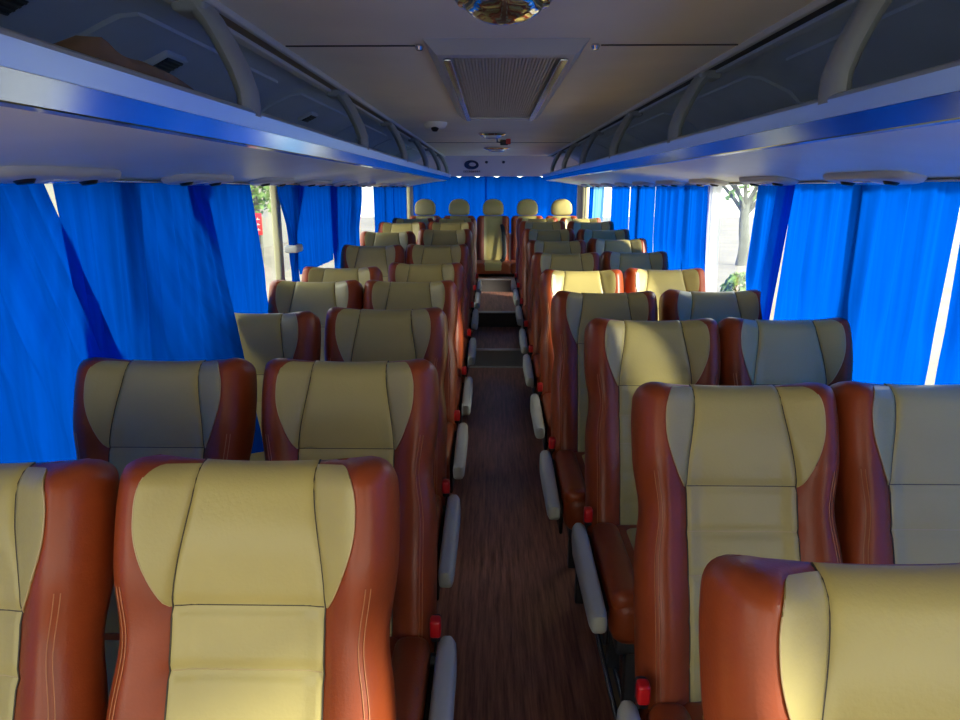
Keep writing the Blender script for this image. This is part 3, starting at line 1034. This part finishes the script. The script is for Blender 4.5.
for s, x, nm, y1 in ((1, 0.345, 'right', 6.0), (-1, -0.315, 'left', 6.0)):
    t = thing('seat_rail', 'shiny metal floor rail under the %s aisle seats' % nm, 'rail', (x, 0, 0), 'floor rails of the seats')
    MB().rbox((-0.022, 0.3, 0.0), (0.022, y1, 0.016), 0.004).build('rail_body', 'steel', t)
    MB().box((-0.007, 0.3, 0.0162), (0.007, y1, 0.0175)).build('track_insert', 'gold', t, smooth=False)
    for q in (-1, 1):
        MB().rbox((q * 0.017 - 0.004, 0.3, 0.012), (q * 0.017 + 0.004, y1, 0.022), 0.002).build('rail_edge', 'alu', t)

# fire-resistant side boxes that carry the last rows
for s, nm in ((-1, 'left'), (1, 'right')):
    pass

# ------------------------------------------------------------------ outside
GZ = -1.20
struct(MB().box((-60, -40, GZ - 0.1), (60, 70, GZ)).build('ground', 'asphalt', smooth=False))
def tree(x, y, h, r, label, fol=True, seed=0, crown=2.0, cz=None, dense=700):
    rnd = random.Random(seed)
    t = thing('tree', label, 'tree', (x, y, GZ), 'trees outside the windows')
    tr = MB()
    top = h * 0.55
    pts = [(0.05 * sin(i), 0.03 * cos(i * 2), top * i / 6) for i in range(7)]
    tr.tube(pts, [r * (1.25 - 0.06 * i) for i in range(7)], 12)
    tr.build('trunk', 'bark', t)
    for k in range(7):
        a = rnd.uniform(0, 6.28)
        ln = rnd.uniform(0.8, 1.3) * crown * 0.8
        z0 = top * rnd.uniform(0.75, 0.97)
        bpts = [(ln * u * cos(a), ln * u * sin(a), z0 + ln * (0.95 * u + 0.15 * sin(3 * u))) for u in (0, 0.25, 0.5, 0.75, 1)]
        MB().tube(bpts, [r * 0.5, r * 0.4, r * 0.3, r * 0.2, r * 0.08], 8).build('branch', 'bark', t)
    if fol:
        lf = MB()
        cz = cz or h * 0.75
        for k in range(dense):
            while True:
                p = Vector((rnd.uniform(-1, 1), rnd.uniform(-1, 1), rnd.uniform(-1, 1)))
                if p.length < 1:
                    break
            c = Vector((p.x * crown, p.y * crown, cz + p.z * crown * 0.75))
            a = Vector((rnd.uniform(-1, 1), rnd.uniform(-1, 1), rnd.uniform(-1, 1))).normalized() * 0.13
            b = a.orthogonal().normalized() * 0.09
            lf.add([c - a, c - b, c + a, c + b], [(0, 1, 2, 3)])
        lf.build('leaves', 'leaf', t, smooth=False, fix=False)
    return t
tree(9.1, 26.0, 4.3, 0.17, 'bare grey tree with a straight trunk outside the right window', fol=True, seed=2, crown=2.3, cz=3.9, dense=420)
tree(-8.9, 26.5, 7.0, 0.16, 'leafy green tree outside the left window, above the red sign', fol=True, seed=4, crown=2.0, cz=3.2, dense=900)
def sign(x, y, z, w_, h_, m, label, marks):
    t = thing('sign', label, 'sign', (x, y, GZ))
    MB().tube([(0, 0, 0), (0, 0, z - GZ + h_ / 2)], 0.03, 10).build('post', 'steel', t)
    b = MB().rbox((-w_ / 2, -0.045, z - GZ - h_ / 2), (w_ / 2, -0.02 - 0.005, z - GZ + h_ / 2), 0.01).build('board', m, t)
    q = MB()
    for i in range(marks):
        zz = z - GZ - h_ / 2 + h_ * (0.14 + 0.72 * (i + 0.5) / marks)
        q.box((-w_ * 0.24, -0.050, zz - h_ * 0.035), (w_ * 0.24, -0.0455, zz - h_ * 0.010))
        q.box((-w_ * 0.04, -0.050, zz - h_ * 0.05), (w_ * 0.04, -0.0455, zz + h_ * 0.045))
    q.build('characters', 'signwhite', b, smooth=False)
sign(-5.0, 15.0, 0.82, 0.17, 0.46, 'signred', 'small upright red sign with pale characters outside the left window', 3)
sign(7.15, 19.5, 0.80, 0.20, 0.62, 'signgreen', 'small upright green sign with pale characters outside the right window', 4)
wl = thing('shade_wall', 'long pale wall outside the left windows, put in to cut sky light', 'wall', (-11.0, 15, GZ))  # wall in the gap view, added to cut sky light on the left curtains
MB().box((-0.12, -28, 0), (0.12, 28, 3.0)).build('wall_body', mat('pale_render', lin(128, 126, 116), 0.9, var=0.1, vscale=0.5), wl, smooth=False)
MB().box((-0.2, -28, 3.0), (0.2, 28, 3.12)).build('coping', 'steel', wl, smooth=False)
# low clipped shrubs
def shrub(x, y, r, label, seed):
    rnd = random.Random(seed)
    t = thing('shrub', label, 'shrub', (x, y, GZ), 'shrubs outside')
    MB().tube([(0, 0, 0), (0, 0, r * 0.9)], 0.04, 8).build('stem', 'bark', t)
    lf = MB()
    for k in range(420):
        d_ = Vector((rnd.gauss(0, 1), rnd.gauss(0, 1), rnd.gauss(0, 1))).normalized() * r * rnd.uniform(0.7, 1.0)
        c = Vector((d_.x, d_.y, max(0.03, d_.z + r * 0.8)))
        a = Vector((rnd.uniform(-1, 1), rnd.uniform(-1, 1), rnd.uniform(-1, 1))).normalized() * 0.09
        b = a.orthogonal().normalized() * 0.06
        lf.add([c - a, c - b, c + a, c + b], [(0, 1, 2, 3)])
    lf.build('leaves', 'leaf', t, smooth=False, fix=False)
shrub(5.9, 16.8, 0.45, 'small round green shrub outside the right window', 4)
